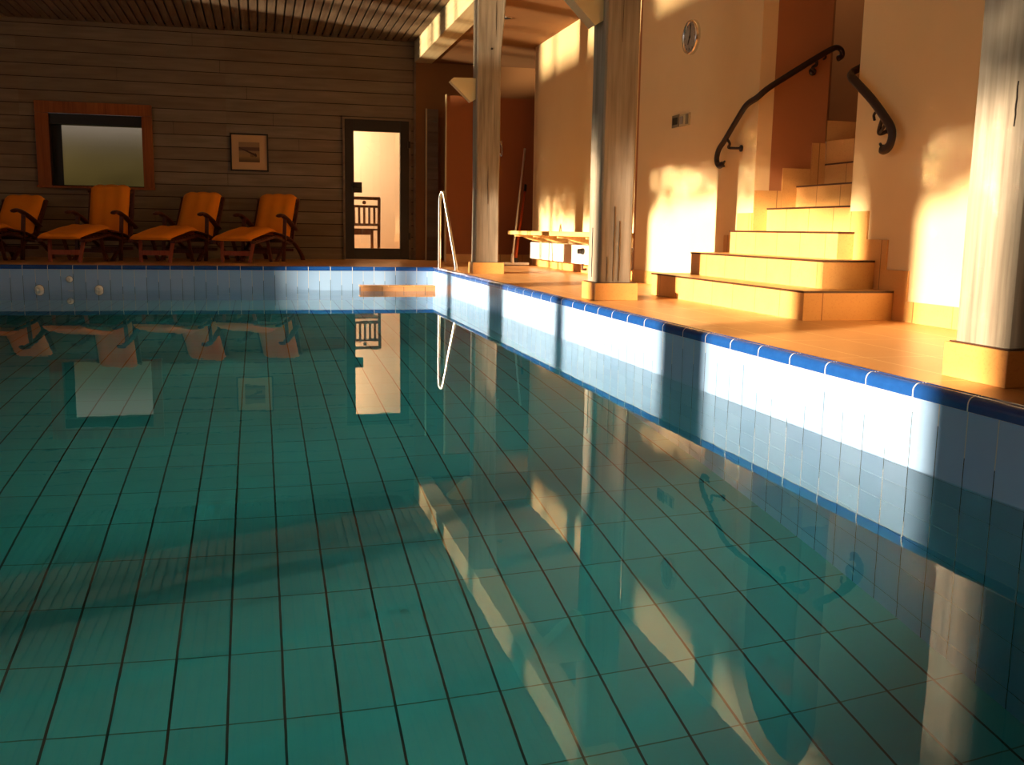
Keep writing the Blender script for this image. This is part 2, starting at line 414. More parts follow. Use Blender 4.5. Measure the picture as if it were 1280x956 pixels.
# unseen tree shape added to block direct sun while the upward lamp passes below
t = thing('sun_blocker_tree', 'unseen tree shaped block added outside the glass front to stop direct sun', 'tree', (-14.3, -3.9, 0))
bm = B(); box(bm, -15.0, -13.6, -4.95, -2.4, 1.95, 6.0); bmesh.ops.subdivide_edges(bm, edges=bm.edges[:], cuts=9, use_grid_fill=True)
for v in bm.verts: v.co += Vector((rnd.uniform(-.06, .06), rnd.uniform(-.06, .06), rnd.uniform(-.06, .06)))
par(obj('crown', bm, 'leaf'), t)
bm = B(); tube(bm, [(-14.3, -3.9, -.1), (-14.3, -3.9, 2.2)], [.09, .07], 10); par(obj('trunk', bm, 'framewood'), t)
# stair well behind the arch
bm = B(); box(bm, XW+.12, 2.13, ARC_Y1, ARC_Y1+.12, 0, 4.2); struct('wall_stair_left', bm, 'orange', label='terracotta plaster side wall of the stair well')
bm = B(); box(bm, XW+.12, 3.4, ARC_Y0-.12, ARC_Y0, 0, 4.2); struct('wall_stair_right', bm, 'orange')
bm = B(); box(bm, 3.2, 3.32, -6.2, -3.0, 0, 4.2); struct('wall_stair_far', bm, 'brownwall')
bm = B(); box(bm, 2.13, 3.2, -3.1, -3.0, 0, 4.2); struct('wall_stair_back', bm, 'brownwall')
bm = B(); box(bm, 2.01, 2.13, ARC_Y1+.12, -3.0, 0, 4.2); struct('wall_stair_inner', bm, 'brownwall')
bm = B(); box(bm, XW+.12, 3.4, -6.2, -3.0, 4.2, 4.3); box(bm, XW+.11, XW+.12, -6.2, -4.6, ZS, 4.3); struct('ceiling_stair', bm, 'cream')

ls = bpy.data.lights.new('stairwell_fill', 'AREA'); ls.energy = 12; ls.color = (1, .72, .45); ls.size = .25  # fill light added to brighten the far end of the stairwell
lo2 = bpy.data.objects.new('stairwell_fill', ls); C.objects.link(lo2); lo2.location = (2.32, -3.32, 4.0)
# staircase
st = thing('staircase', 'tan tiled staircase climbing through the arched opening', 'staircase', (1.3, -5.45, DZ))
RX = [.98, 1.215, 1.445, 1.677, 1.909, 2.137]; RH = .1675
ye = [(-6.565, -4.335), (-6.365, -4.53), (-6.135, -4.705), (ARC_Y0, ARC_Y1), (ARC_Y0, ARC_Y1), (ARC_Y0, ARC_Y1)]
for i in range(6):
    top = DZ + RH*(i+1); x1 = XW if i < 3 else (RX[i+1] if i < 5 else 2.36)
    if i == 2: x1 = RX[3]
    y0, y1 = ye[i]
    bm = B(); zb = DZ if i == 0 else DZ+RH*i
    e0, e1 = ARC_Y0+.001, ARC_Y1-.011
    if i < 2: box(bm, RX[i], XW-.012, y0, y1, zb, top-.012)
    elif i == 2:
        prism(bm, [(RX[2], y0), (XW-.012, y0), (XW-.012, e0), (2.13, e0), (2.13, e1), (XW-.012, e1), (XW-.012, y1), (RX[2], y1)], 'z', zb, top-.012)
    else: box(bm, RX[i], 2.36 if i == 5 else 2.13, e0, e1, zb, top-.012)
    o = par(obj('step', bm, 'step'), st)
    bm = B()
    if i < 2: box(bm, RX[i]-.006, XW-.012, y0-.006, y1+.006, top-.012, top)
    elif i == 2:
        prism(bm, [(RX[2]-.006, y0-.006), (XW-.012, y0-.006), (XW-.012, e0), (2.13, e0), (2.13, e1), (XW-.012, e1), (XW-.012, y1+.006), (RX[2]-.006, y1+.006)], 'z', top-.012, top)
    else: box(bm, RX[i]-.006, 2.36 if i == 5 else 2.13, e0, e1, top-.012, top)
    q = obj('tread', bm, ['step', 'nosing'])
    for f in q.data.polygons:
        if abs(f.normal.z) < .5: f.material_index = 1
    q.parent = o; 
# winder and landing
bm = B(); prism(bm, [(2.36, ARC_Y0+.001), (3.18, ARC_Y0+.001), (3.18, ARC_Y1), (2.14, ARC_Y1), (2.14, ARC_Y1-.012)], 'z', DZ+RH*6, DZ+RH*7)
par(obj('step', bm, 'step'), st)
bm = B(); box(bm, 2.14, 3.18, ARC_Y1+.001, -3.12, DZ+RH*7, DZ+RH*7.9); par(obj('landing', bm, 'step'), st)
# stepped skirting
bm = B(); T = .010
for a, b, z in ((ARC_Y0-.205, ARC_Y0, .872), (-6.472, ARC_Y0-.205, .704), (-6.684, -6.472, .532), (-6.752, -6.684, .362)): box(bm, XW-T, XW, a, b, DZ, z)
box(bm, XW-T, XW, YF, -6.754, DZ, .362)
struct('baseboard_right', bm, 'skirt_y', label='stepped tan tile skirting beside the stairs')
bm = B()
for a, b, z in ((ARC_Y1, -4.58, .878), (-4.578, -4.372, .712), (-4.37, -4.2, .54), (-4.198, -2.45, .362)): box(bm, XW-T, XW, a, b, DZ, z)
struct('baseboard_clock_wall', bm, 'skirt_y')
bm = B()
for a, b, z in ((XW, 1.787, 1.043), (1.789, 2.018, 1.210), (2.020, 2.13, 1.40)): box(bm, a, b, ARC_Y1-T, ARC_Y1, DZ, z)
struct('baseboard_stair', bm, 'skirt_x')
bm = B(); box(bm, 3.19, 3.2, -6.06, -3.1, 1.2, 1.6); box(bm, 2.13, 3.2, -3.11, -3.1, 1.2, 1.75); struct('baseboard_stair_far', bm, 'skirt_y')
bm = B(); box(bm, XB-T, XB, -2.45, 1.62, DZ, .362); struct('baseboard_bench_wall', bm, 'skirt_y')

# ---------------------------------------------------------------- window in the plank wall
wnd = bpy.data.objects.new('window_1', None); C.objects.link(wnd); wnd.location = (-4.16, YB, 1.2); wnd['kind'] = 'structure'
wnd['label'] = 'frosted window with a wide orange brown wooden frame'
X0, X1, Z0, Z1 = -4.905, -3.397, 1.194, 2.358
bm = B(); y0, y1 = YB-.05, YB+.02
box(bm, X0, X1, y0, y1, Z1-.155, Z1); box(bm, X0+.0, X0+.17, y0, y1, Z0+.03, Z1-.157); box(bm, X1-.14, X1, y0, y1, Z0+.03, Z1-.157)
par(obj('window_frame', bm, 'framewood', bevel=.004), wnd)
bm = B(); box(bm, X0-.01, X1+.01, YB-.09, YB+.02, Z0, Z0+.03); par(obj('window_sill', bm, 'framewood'), wnd)
bm = B()                                            # dark reveal box and blind housing
box(bm, X0+.17, X1-.14, YB+.02, YB+.15, Z1-.17, Z1-.155); box(bm, X0+.155, X0+.17, YB-.02, YB+.15, Z0+.03, Z1-.155); box(bm, X1-.14, X1-.125, YB-.02, YB+.15, Z0+.03, Z1-.155)
box(bm, X0+.17, X1-.14, YB+.0, YB+.15, Z1-.30, Z1-.17); box(bm, X0+.17, X0+.30, YB+.13, YB+.15, Z0+.03, Z1-.17)
box(bm, X0+.17, X1-.14, YB+.0, YB+.15, Z0+.015, Z0+.03)
par(obj('dark_reveal', bm, 'black'), wnd)
fg = N('frosted_glass', .75); fg.b.inputs['Transmission Weight'].default_value = 1; fg.b.inputs['IOR'].default_value = 1.1; fg.col((.38, .32, .245, 1))
M['frosted'] = fg.m
bm = B(); box(bm, X0+.28, X1-.14, YB+.135, YB+.140, Z0+.03, Z1-.29); par(obj('window_pane', bm, 'frosted'), wnd)
# garden seen blurred through the frosted pane
bm = B(); box(bm, -12, 0, YB+.3, 16, .0, .05); tag(obj('lawn', bm, 'grass'), 'green lawn behind the frosted window', 'lawn', kind='stuff')
bm = B(); box(bm, -9, -.5, 6.4, 7.6, .05, 2.15); bmesh.ops.subdivide_edges(bm, edges=bm.edges[:], cuts=14, use_grid_fill=True)
for v in bm.verts: v.co += Vector((random.uniform(-.1, .1), random.uniform(-.12, .12), random.uniform(-.12, .12) if v.co.z > .1 else 0))
tag(obj('garden_hedge', bm, 'leaf'), 'olive green garden hedge seen blurred through the frosted window', 'hedge')

# ---------------------------------------------------------------- door with the lit room behind it
dr = bpy.data.objects.new('door_1', None); C.objects.link(dr); dr.location = (-.26, YB, DZ); dr['kind'] = 'structure'
dr['label'] = 'glazed door in a dark brown frame with a light room behind'
bm = B(); y0, y1 = YB-.03, YB+.05
GX0, GX1, GZ0, GZ1 = -.603, .083, .414, 2.124
box(bm, DX0, GX0, y0, y1, DZ+.005, DZ1); box(bm, GX1, DX1, y0, y1, DZ+.005, DZ1); box(bm, GX0, GX1, y0, y1, GZ1, DZ1); box(bm, GX0, GX1, y0, y1, DZ+.005, GZ0)
par(obj('door_frame', bm, 'doorframe', bevel=.004), dr)
bm = B(); box(bm, DX0-.03, DX0, YB-.04, YB+.012, DZ, DZ1); box(bm, DX1, DX1+.03, YB-.04, YB+.012, DZ, DZ1); box(bm, DX0-.03, DX1+.03, YB-.04, YB, DZ1, DZ1+.03); par(obj('door_trim', bm, 'plank'), dr)
bm = B(); box(bm, GX0-.03, GX0+.115, YB-.055, YB-.03, 1.23, 1.385); par(obj('lock_case', bm, 'black', bevel=.004), dr)
bm = B(); tube(bm, [(GX0-.03, YB-.06, 1.31), (GX0-.03, YB-.09, 1.31), (GX0+.08, YB-.09, 1.31)], .009); par(obj('door_handle', bm, 'black', smooth=True), dr)
for z in (.55, 1.9):
    bm = B(); box(bm, DX1-.02, DX1+.02, YB-.05, YB-.03, z, z+.10); par(obj('hinge', bm, 'black'), dr)
gl = bpy.data.materials.new('door_glass'); gl.use_nodes = True; nt = gl.node_tree; nt.nodes.clear()
out = nt.nodes.new('ShaderNodeOutputMaterial'); mx = nt.nodes.new('ShaderNodeMixShader'); mx.inputs[0].default_value = .06
a = nt.nodes.new('ShaderNodeBsdfTransparent'); b = nt.nodes.new('ShaderNodeBsdfGlossy'); b.inputs['Roughness'].default_value = .02
nt.links.new(a.outputs[0], mx.inputs[1]); nt.links.new(b.outputs[0], mx.inputs[2]); nt.links.new(mx.outputs[0], out.inputs[0])
M['doorglass'] = gl
bm = B(); box(bm, GX0, GX1, YB+.01, YB+.018, GZ0, GZ1); par(obj('door_pane', bm, 'doorglass'), dr)
bm = B(); box(bm, -1.6, -1.5, YB+.16, 5.9, .1, 2.9); box(bm, 1.5, 1.6, YB+.16, 5.9, .1, 2.9); box(bm, -1.6, 1.6, 5.8, 5.9, .1, 2.9)
box(bm, -1.6, 1.6, YB+.16, 5.9, 2.8, 2.9); struct('wall_hallway', bm, 'white')
bm = B(); box(bm, -1.6, 1.6, YB+.05, 5.9, .1, DZ); struct('floor_hallway', bm, 'deck')
la = bpy.data.lights.new('hallway_lamp', 'AREA'); la.energy = 58; la.color = (1, .66, .36); la.size = .5
lo = bpy.data.objects.new('hallway_lamp', la); C.objects.link(lo); lo.location = (-1.1, 4.7, 2.55); lo.rotation_euler = (math.radians(38), 0, math.radians(-25))
# wooden chair in the hallway
M['chairwood'] = plain('haze_lightened_wood', rgb(120, 84, 62), .6)  # brown lightened to imitate haze through the door glass
def hall_chair():
    t = thing('wooden_chair', 'wooden slat back chair in the room behind the glass door', 'chair', (-.42, 4.3, DZ), math.radians(8))
    P = lambda n, b: obj(n, b, 'chairwood', t)
    for x in (-.235, .235):
        b = B(); obox(b, (x, -.2, 0), (x, -.24, .93), .04, .04, Vector((0, 1, 0))); P('leg', b)
        b = B(); obox(b, (x, .22, 0), (x, .22, .43), .04, .04, Vector((0, 1, 0))); P('leg', b)
    b = B(); box(b, -.25, .25, -.22, .25, .43, .46); P('seat', b)
    b = B(); box(b, -.25, .25, -.245, -.215, .90, .95); P('top_rail', b)
    b = B(); box(b, -.22, .22, -.24, -.22, .78, .82); P('back_rail', b)
    b = B(); box(b, -.22, .22, -.235, -.215, .50, .54); P('back_rail', b)
    for i in range(5):
        b = B(); x = -.16+.08*i; box(b, x-.017, x+.017, -.235, -.22, .54, .78); P('back_slat', b)
    b = B(); disc(b, (0, -.235, .86), 'y', .03, .012, 16); P('back_rosette', b)
    b = B(); box(b, -.235, .235, .205, .225, .36, .43); P('apron', b)
hall_chair()

# ---------------------------------------------------------------- picture
pic = thing('framed_picture', 'small framed photograph with wide mat hanging on the plank wall', 'picture', (-2.09, YB, 1.495))
X0, X1, Z0, Z1 = -2.358, -1.826, 1.495, 2.027; y = YB-.006
bm = B(); f = .022
box(bm, X0, X1, y-.03, y, Z1-f, Z1); box(bm, X0, X1, y-.03, y, Z0, Z0+f); box(bm, X0, X0+f, y-.03, y, Z0+f, Z1-f); box(bm, X1-f, X1, y-.03, y, Z0+f, Z1-f)
par(obj('picture_frame', bm, 'black'), pic)
bm = B(); box(bm, X0+f, X1-f, y-.012, y-.002, Z0+f, Z1-f); par(obj('mat_board', bm, 'mat'), pic)
a = N('beach_print', .7)
zz = a.math('DIVIDE', a.math('SUBTRACT', a.pos(2), Z0+.13), .28); xx = a.math('DIVIDE', a.math('SUBTRACT', a.pos(0), X0+.12), .29)
basec = a.ramp(zz, [(0, rgb(74, 56, 36)), (.10, rgb(104, 80, 52)), (.3, rgb(150, 116, 74)), (.55, rgb(140, 112, 82))])
e = a.math('SUBTRACT', zz, a.math('SUBTRACT', .72, a.math('MULTIPLY', xx, .45)))
groyne = a.math('LESS_THAN', a.math('ABSOLUTE', e), a.math('ADD', .015, a.math('MULTIPLY', xx, .05)))
hor = a.math('LESS_THAN', a.math('ABSOLUTE', a.math('SUBTRACT', zz, .66)), .09)
c = a.mix(hor, basec, rgb(96, 66, 54)); c = a.mix(a.math('MULTIPLY', groyne, a.math('LESS_THAN', xx, .86)), c, rgb(60, 36, 28))
posts = a.math('MULTIPLY', a.math('LESS_THAN', a.math('FRACT', a.math('MULTIPLY', xx, 14)), .45), a.math('MULTIPLY', a.math('GREATER_THAN', xx, .55), a.math('LESS_THAN', xx, .85)))
band = a.math('LESS_THAN', a.math('ABSOLUTE', a.math('SUBTRACT', zz, .36)), .1)
c = a.mix(a.math('MULTIPLY', posts, band), c, rgb(60, 36, 28)); a.col(c); M['print'] = a.m
bm = B(); box(bm, X0+.12, X0+.41, y-.016, y-.012, Z0+.13, Z0+.41); par(obj('beach_photograph', bm, 'print'), pic)

# ---------------------------------------------------------------- corner beyond pillar: panels, hook
t = thing('partition_panel', 'tall rust orange partition panel in the corner beyond the first pillar', 'panel', (1.3, 2.5, DZ))
bm = B(); box(bm, .615, 2.2, 2.5, 2.54, DZ+.12, 2.575); par(obj('panel_board', bm, 'orangepanel'), t)
bm = B(); box(bm, .615, 2.2, 2.488, 2.5, DZ, DZ+.12); par(obj('base_strip', bm, 'skirt_x'), t)
bm = B(); box(bm, .600, .615, 2.48, 2.55, DZ, 2.585); par(obj('edge_strip', bm, 'beigeplate'), t)
bm = B(); tube(bm, catmull([(1.405, 2.49, 1.95), (1.405, 2.46, 1.93), (1.41, 2.43, 1.82), (1.395, 2.43, 1.76), (1.38, 2.45, 1.80)]), .011, 8); box(bm, 1.39, 1.42, 2.487, 2.5, 1.88, 1.98); par(obj('coat_hook', bm, 'steel'), t)
t = thing('cladding_panel', 'narrow plank clad panel with a pale edge strip right of the glass door', 'panel', (.56, 3.35, DZ))
bm = B()
for i in range(13): box(bm, .475, .645, 3.34, 3.39, DZ+.172*i, DZ+.172*i+.167)
par(obj('panel_board', bm, 'plank'), t)
bm = B(); box(bm, .458, .475, 3.33, 3.40, DZ, 2.48); par(obj('edge_strip', bm, 'brace'), t)
# ceiling spot
t = thing('ceiling_spot', 'small round spotlight recessed in the terracotta ceiling', 'lamp', (.86, .02, ZS))
bm = B(); disc(bm, (.86, .02, ZS-.012), 'z', .055, .012, 24); par(obj('trim_ring', bm, 'steel', bevel=.003), t)
bm = B(); disc(bm, (.86, .02, ZS-.016), 'z', .032, .006, 24); par(obj('lamp_glass', bm, 'black'), t)

# ---------------------------------------------------------------- pillars
def post_mesh(x0, x1, y0, y1, z0, z1, flare=0.0, crack=()):
    bm = B(); nz = 40; rings = []
    rx, ry = (x1-x0)/2, (y1-y0)/2; cx, cy = (x0+x1)/2, (y0+y1)/2; c = .012
    prof = [(-1, -1, c, 0), (1, -1, -c, 0), (1, -1, 0, c), (1, 1, 0, -c), (1, 1, -c, 0), (-1, 1, c, 0), (-1, 1, 0, -c), (-1, -1, 0, c)]
    for i in range(nz+1):
        z = z0+(z1-z0)*i/nz; w = 1+.012*math.sin(z*2.1+x0*9)+.008*math.sin(z*5.3+y0)
        fl = flare*max(0, (z-2.55)/.6)
        rings.append([bm.verts.new((cx+sx*rx*w+ex+(fl if sx > 0 else 0), cy+sy*ry*w+ey, z)) for sx, sy, ex, ey in prof])
    for a, b in zip(rings, rings[1:]):
        for k in range(8): bm.faces.new((a[k], a[(k+1) % 8], b[(k+1) % 8], b[k]))
    bm.faces.new(rings[0][::-1]); bm.faces.new(rings[-1])
    return bm
def pillar(x0, x1, y0, y1, bx0, bx1, by0, by1, label, cracks, flare=0, ztop=3.139):
    t = thing('wooden_pillar', label, 'pillar', ((x0+x1)/2, (y0+y1)/2, DZ), 0, 'whitewashed pillars along the pool')
    par(obj('post', post_mesh(x0, x1, y0, y1, .370, ztop, flare), 'pillar'), t)
    bm = B(); box(bm, bx0, bx1, by0, by1, DZ, .366); par(obj('tiled_base', bm, 'pbase', bevel=.003), t)
    bm = B(); box(bm, bx0+.012, bx1-.012, by0+.012, by1-.012, .366, .370); par(obj('shadow_joint', bm, 'nosing'), t)
    for face, u, za, zb, wdt in cracks:               # drying cracks as thin dark slivers let into the face
        bm = B(); n = 8; L = []; Rr = []
        for i in range(n+1):
            z = za+(zb-za)*i/n; s = math.sin(math.pi*i/n)*wdt*.4; off = .0012*math.sin(i*1.9+u*7)
            if face == 'y': L.append((u+off-s/2, z)); Rr.append((u+off+s/2+.0006, z))
            else: L.append((u+off-s/2, z)); Rr.append((u+off+s/2+.0006, z))
        poly = L+Rr[::-1]
        if face == 'y': prism(bm, poly, 'y', y0-.0035, y0+.01)
        else: prism(bm, poly, 'x', x0-.0035, x0+.01)
        par(obj('crack', bm, 'dark'), t)
    return t
M['pbase'] = tan_tile('pillar_base_tile', None, None, None, rgb(212, 150, 82), rgb(224, 168, 98))
p1 = pillar(.300, .560, -.955, -.745, .268, .618, -.985, -.735, 'weathered whitewashed pillar farthest from the camera, behind the pool ladder rail', (('y', .50, 2.75, 3.1, .012), ('y', .43, 1.0, 1.4, .004)), .05)
p2 = pillar(.322, .565, -4.965, -4.700, .283, .603, -5.0, -4.70, 'whitewashed pillar standing in front of the bench left of the wall clock', (('y', .44, 2.0, 3.0, .006), ('y', .46, .38, .8, .005), ('x', -4.80, .40, .75, .006), ('y', .375, .38, .55, .004), ('y', .42, .38, .9, .003)))
p3 = pillar(.362, .63, -8.845, -8.590, .335, .66, -8.885, -8.578, 'whitewashed pillar nearest the camera at the right edge', (('x', -8.79, 1.08, 1.22, .006), ('y', .50, .4, 1.2, .006)))
bm = B(); disc(bm, (.455, -.962, 2.62), 'y', .012, .02, 16); par(obj('bolt_hole', bm, 'black'), p1)
# knee braces (cream painted, in the plane across the pool)
def brace(t, y0, y1, pts):
    bm = B(); prism(bm, pts, 'y', y0, y1); par(obj('knee_brace', bm, 'brace', bevel=.003), t)
brace(p1, -.90, -.80, [(.300, 2.10), (.245, 2.07), (.02, 2.275), (.06, 2.315), (.300, 2.320)])
brace(p2, -4.90, -4.76, [(.322, 2.145), (.262, 2.11), (-.06, 2.42), (-.02, 2.47), (.322, 2.47)])

# ---------------------------------------------------------------- ladder rail
t = thing('pool_ladder_rail', 'bent stainless steel grab rail at the far right pool corner', 'handrail', (.08, -.3, DZ))
bm = B(); tube(bm, catmull([(.028, -.24, DZ), (.028, -.24, .6), (.028, -.245, 1.02), (.034, -.255, 1.10), (.05, -.27, 1.135), (.066, -.285, 1.11), (.08, -.30, 1.03), (.14, -.37, .62), (.182, -.42, .33), (.187, -.428, DZ)], 7), .019, 12)
par(obj('rail_tube', bm, 'steel', smooth=True), t)
for x, y in ((.035, -.24), (.187, -.428)):
    bm = B(); disc(bm, (x, y, DZ), 'z', .045, .012, 20); par(obj('floor_flange', bm, 'steel'), t)

# ---------------------------------------------------------------- stair handrails
def sweep(bm, pts, w, h, side):      # rounded flat rail, h in the plane of the wall, w across
    tube(bm, pts, 1.0, 12, (h/2, w/2), up=side)
t = thing('stair_handrail', 'long dark carved wooden handrail left of the stairs', 'handrail', (1.5, -4.9, 1.2))
xr = 1.50; yi = ARC_Y1-.065
pa = catmull([(xr, -4.415, 1.262), (xr, -4.36, 1.243), (xr, -4.312, 1.268), (xr, -4.30, 1.315), (xr, -4.335, 1.375), (xr, -4.42, 1.43), (xr, -4.60, 1.56), (xr+.0, -4.745, 1.655), (xr+.03, -4.85, 1.70), (1.60, yi-.0, 1.765), (1.75, yi, 1.86), (1.932, yi, 1.972), (2.08, yi, 2.058), (2.135, yi, 2.080), (2.175, yi, 2.062), (2.182, yi, 2.025), (2.15, yi, 2.003)], 5)
bm = B(); tube(bm, pa, [.6 if i < 2 else 1 for i in range(len(pa))], 12, (.019, .024)); par(obj('rail', bm, 'rail', smooth=True), t)
bm = B(); tube(bm, [(xr, -4.40, 1.262), (xr, -4.44, 1.272)], .008, 8); tube(bm, [(xr, -4.40, 1.25), (xr, -4.432, 1.236)], .009, 8); par(obj('scroll_tip', bm, 'rail', smooth=True), t)
for br in ('a', 'b'):
    bm = B()
    if br == 'a':
        tube(bm, catmull([(xr, -4.46, 1.44), (xr+.005, -4.50, 1.40), (xr+.01, -4.47, 1.375), (xr+.03, -4.50, 1.368), (XW, -4.58, 1.362)]), .010, 8)
        disc(bm, (XW-.01, -4.58, 1.362), 'x', .025, .01, 16)
    else:
        tube(bm, catmull([(1.97, yi, 1.99), (1.985, yi+.01, 1.955), (1.96, yi+.02, 1.93), (1.985, yi+.03, 1.91), (1.985, ARC_Y1, 1.91)]), .012, 8)
        disc(bm, (1.985, ARC_Y1-.01, 1.91), 'y', .028, .01, 16); tube(bm, catmull([(2.04, yi, 2.03), (2.05, yi, 2.005), (2.03, yi, 1.99)]), .008, 8)
    par(obj('bracket', bm, 'rail', smooth=True), t)
t = thing('stair_handrail', 'short dark carved wooden handrail right of the stairs curling at its lower end', 'handrail', (1.5, -6.4, 1.2))
pa = catmull([(xr, -6.425, 1.225), (xr, -6.46, 1.214), (xr, -6.505, 1.235), (xr, -6.523, 1.285), (xr, -6.505, 1.335), (xr, -6.44, 1.398), (xr, -6.30, 1.515), (xr, -6.12, 1.640), (xr+.006, -6.065, 1.675), (xr+.035, -6.025, 1.705), (1.62, ARC_Y0+.055, 1.75), (1.85, ARC_Y0+.055, 1.88), (2.2, ARC_Y0+.055, 2.1)], 5)
bm = B(); tube(bm, pa, [.6 if i < 2 else 1 for i in range(len(pa))], 12, (.020, .028)); par(obj('rail', bm, 'rail', smooth=True), t)
bm = B(); tube(bm, [(xr, -6.435, 1.232), (xr, -6.415, 1.252)], .008, 8); par(obj('scroll_tip', bm, 'rail', smooth=True), t)
bm = B(); tube(bm, catmull([(xr, -6.42, 1.39), (xr+.01, -6.385, 1.345), (xr+.02, -6.37, 1.315), (xr+.04, -6.385, 1.318), (XW, -6.40, 1.335)]), .012, 8)
tube(bm, catmull([(xr, -6.42, 1.40), (xr+.005, -6.44, 1.36), (xr+.01, -6.41, 1.33), (xr+.02, -6.38, 1.32)]), .009, 8)
tube(bm, catmull([(xr, -6.36, 1.44), (xr, -6.335, 1.42), (xr, -6.345, 1.39)]), .008, 8)
disc(bm, (XW-.01, -6.40, 1.335), 'x', .025, .01, 16); par(obj('bracket', bm, 'rail', smooth=True), t)

# ---------------------------------------------------------------- clock and switch plates
t = thing('wall_clock', 'round wall clock with chrome rim high on the cream wall', 'clock', (XW, -3.62, 2.338))
cy, cz, R = -3.615, 2.338, .140
bm = B()
prof = [(XW, R), (XW-.034, R), (XW-.042, R-.006), (XW-.042, R-.016), (XW-.030, R-.022)]
rg = [[bm.verts.new((x, cy+r*math.cos(2*math.pi*k/48), cz+r*math.sin(2*math.pi*k/48))) for k in range(48)] for x, r in prof]
for a, b in zip(rg, rg[1:]):
    for k in range(48): bm.faces.new((a[k], a[(k+1) % 48], b[(k+1) % 48], b[k]))
par(obj('clock_rim', bm, 'steel', smooth=True), t)
bm = B(); disc(bm, (XW-.031, cy, cz), 'x', R-.02, .004, 48); par(obj('clock_dial', bm, 'clockface'), t)
bm = B()
for k in range(12):
    a = 2*math.pi*k/12; ca, sa = math.cos(a), math.sin(a); q = .012 if k % 3 else .02
    bm = B(); obox(bm, (XW-.0325, cy+sa*(.108-q), cz+ca*(.108-q)), (XW-.0325, cy+sa*.108, cz+ca*.108), .006, .002, Vector((1, 0, 0))); par(obj('hour_mark', bm, 'black'), t)

def hand(name, ang, ln, wd):       # seen from the pool side clockwise means towards -y
    a = math.radians(ang); bm = B(); dy, dz = -math.sin(a), math.cos(a)
    obox(bm, (XW-.035, cy-dy*.015, cz-dz*.015), (XW-.035, cy+dy*ln, cz+dz*ln), wd, .002, Vector((1, 0, 0))); par(obj(name, bm, 'black'), t)
hand('hour_hand', 208, .065, .009); hand('minute_hand', 8, .095, .006)
bm = B(); disc(bm, (XW-.038, cy, cz), 'x', .008, .006, 12); par(obj('hand_hub', bm, 'black'), t)
t = thing('wall_switch', 'small grey metal switch plate below the wall clock, left of the beige one', 'switch', (XW, -3.335, 1.68))
bm = B(); box(bm, XW-.012, XW, -3.408, -3.262, 1.630, 1.735); par(obj('plate', bm, 'greyplate', bevel=.003), t)
bm = B(); box(bm, XW-.017, XW-.012, -3.385, -3.285, 1.652, 1.713); par(obj('rocker', bm, 'black', bevel=.002), t)
t = thing('wall_switch', 'small beige double switch plate below the clock, right of the grey one', 'switch', (XW, -3.53, 1.675))
bm = B(); box(bm, XW-.012, XW, -3.628, -3.422, 1.624, 1.728); par(obj('plate', bm, 'beigeplate', bevel=.003), t)
bm = B(); box(bm, XW-.018, XW-.012, -3.50, -3.44, 1.645, 1.71); par(obj('rocker', bm, 'clockface', bevel=.002), t)
bm = B(); box(bm, XW-.018, XW-.012, -3.612, -3.56, 1.636, 1.72); par(obj('rocker', bm, 'greyplate', bevel=.002), t)

# ---------------------------------------------------------------- bench with the radiator casing
t = thing('wooden_bench', 'pale pine slat bench with curved brackets along the cream wall', 'bench', (1.45, -.6, DZ))
for x in (1.215, 1.335, 1.455, 1.575):
    bm = B(); box(bm, x, x+.10, -2.4, 1.25, .664, .712); par(obj('seat_slat', bm, 'benchwood', bevel=.004), t)
for y in (1.0, 0.1, -.9, -1.9):
    bm = B(); box(bm, 1.25, XB-.001, y-.02, y+.02, .64, .664)
    prism(bm, [(XB-.001, .64), (1.35, .64), (1.45, .60), (1.52, .585), (XB-.001, .575)], 'y', y-.02, y+.02); par(obj('bracket', bm, 'benchwood'), t)
t = thing('radiator_casing', 'long white box shaped radiator under the pine bench', 'radiator', (1.6, -.5, .36))
bm = B(); box(bm, 1.53, XB-.012, -2.42, 1.26, .352, .565); par(obj('casing', bm, 'whiteplastic', bevel=.006), t)
bm = B(); box(bm, 1.528, XB-.012, .02, .04, .348, .57); par(obj('joint_cover', bm, 'beigeplate'), t)
bm = B(); disc(bm, (1.50, -1.0, .50), 'x', .035, .03, 16); disc(bm, (1.46, -1.0, .50), 'x', .028, .045, 16); tube(bm, [(1.51, -1.0, .50), (1.51, -.88, .50)], .012, 8); par(obj('thermostat_knob', bm, 'black', smooth=False), t)
bm = B(); tube(bm, [(1.51, -1.02, .36), (1.51, -1.02, .30), (1.56, -1.02, .30)], .015, 8); par(obj('valve', bm, 'nosing'), t)
# orange door edge strip between bench wall and clock wall
bm = B(); box(bm, XW+.002, XW+.10, -2.452, -2.40, 0, ZS); struct('trim_5', bm, 'orange')
# ---------------------------------------------------------------- floor squeegee and broom
t = thing('floor_squeegee', 'white floor squeegee with a long pole leaning on the rust orange panel', 'squeegee', (1.3, 1.4, DZ))
bm = B(); box(bm, 1.075, 1.545, 1.36, 1.40, DZ+.012, DZ+.045); par(obj('head', bm, 'whiteplastic', bevel=.004), t)
bm = B(); box(bm, 1.08, 1.54, 1.375, 1.385, DZ, DZ+.014); par(obj('rubber_blade', bm, 'grey'), t)
bm = B(); tube(bm, [(1.315, 1.38, DZ+.03), (1.322, 1.40, DZ+.16)], [.03, .016], 10); par(obj('socket', bm, 'whiteplastic', smooth=True), t)
bm = B(); tube(bm, [(1.318, 1.39, DZ+.10), (1.735, 2.40, 1.86)], .014, 10); par(obj('pole', bm, 'mopstick', smooth=True), t)
bm = B(); tube(bm, [(1.70, 2.32, 1.71), (1.738, 2.405, 1.875)], .016, 10); par(obj('grip', bm, 'whiteplastic', smooth=True), t)
t = thing('broom', 'orange handled broom leaning in the corner beside the squeegee', 'broom', (1.5, 1.7, DZ))
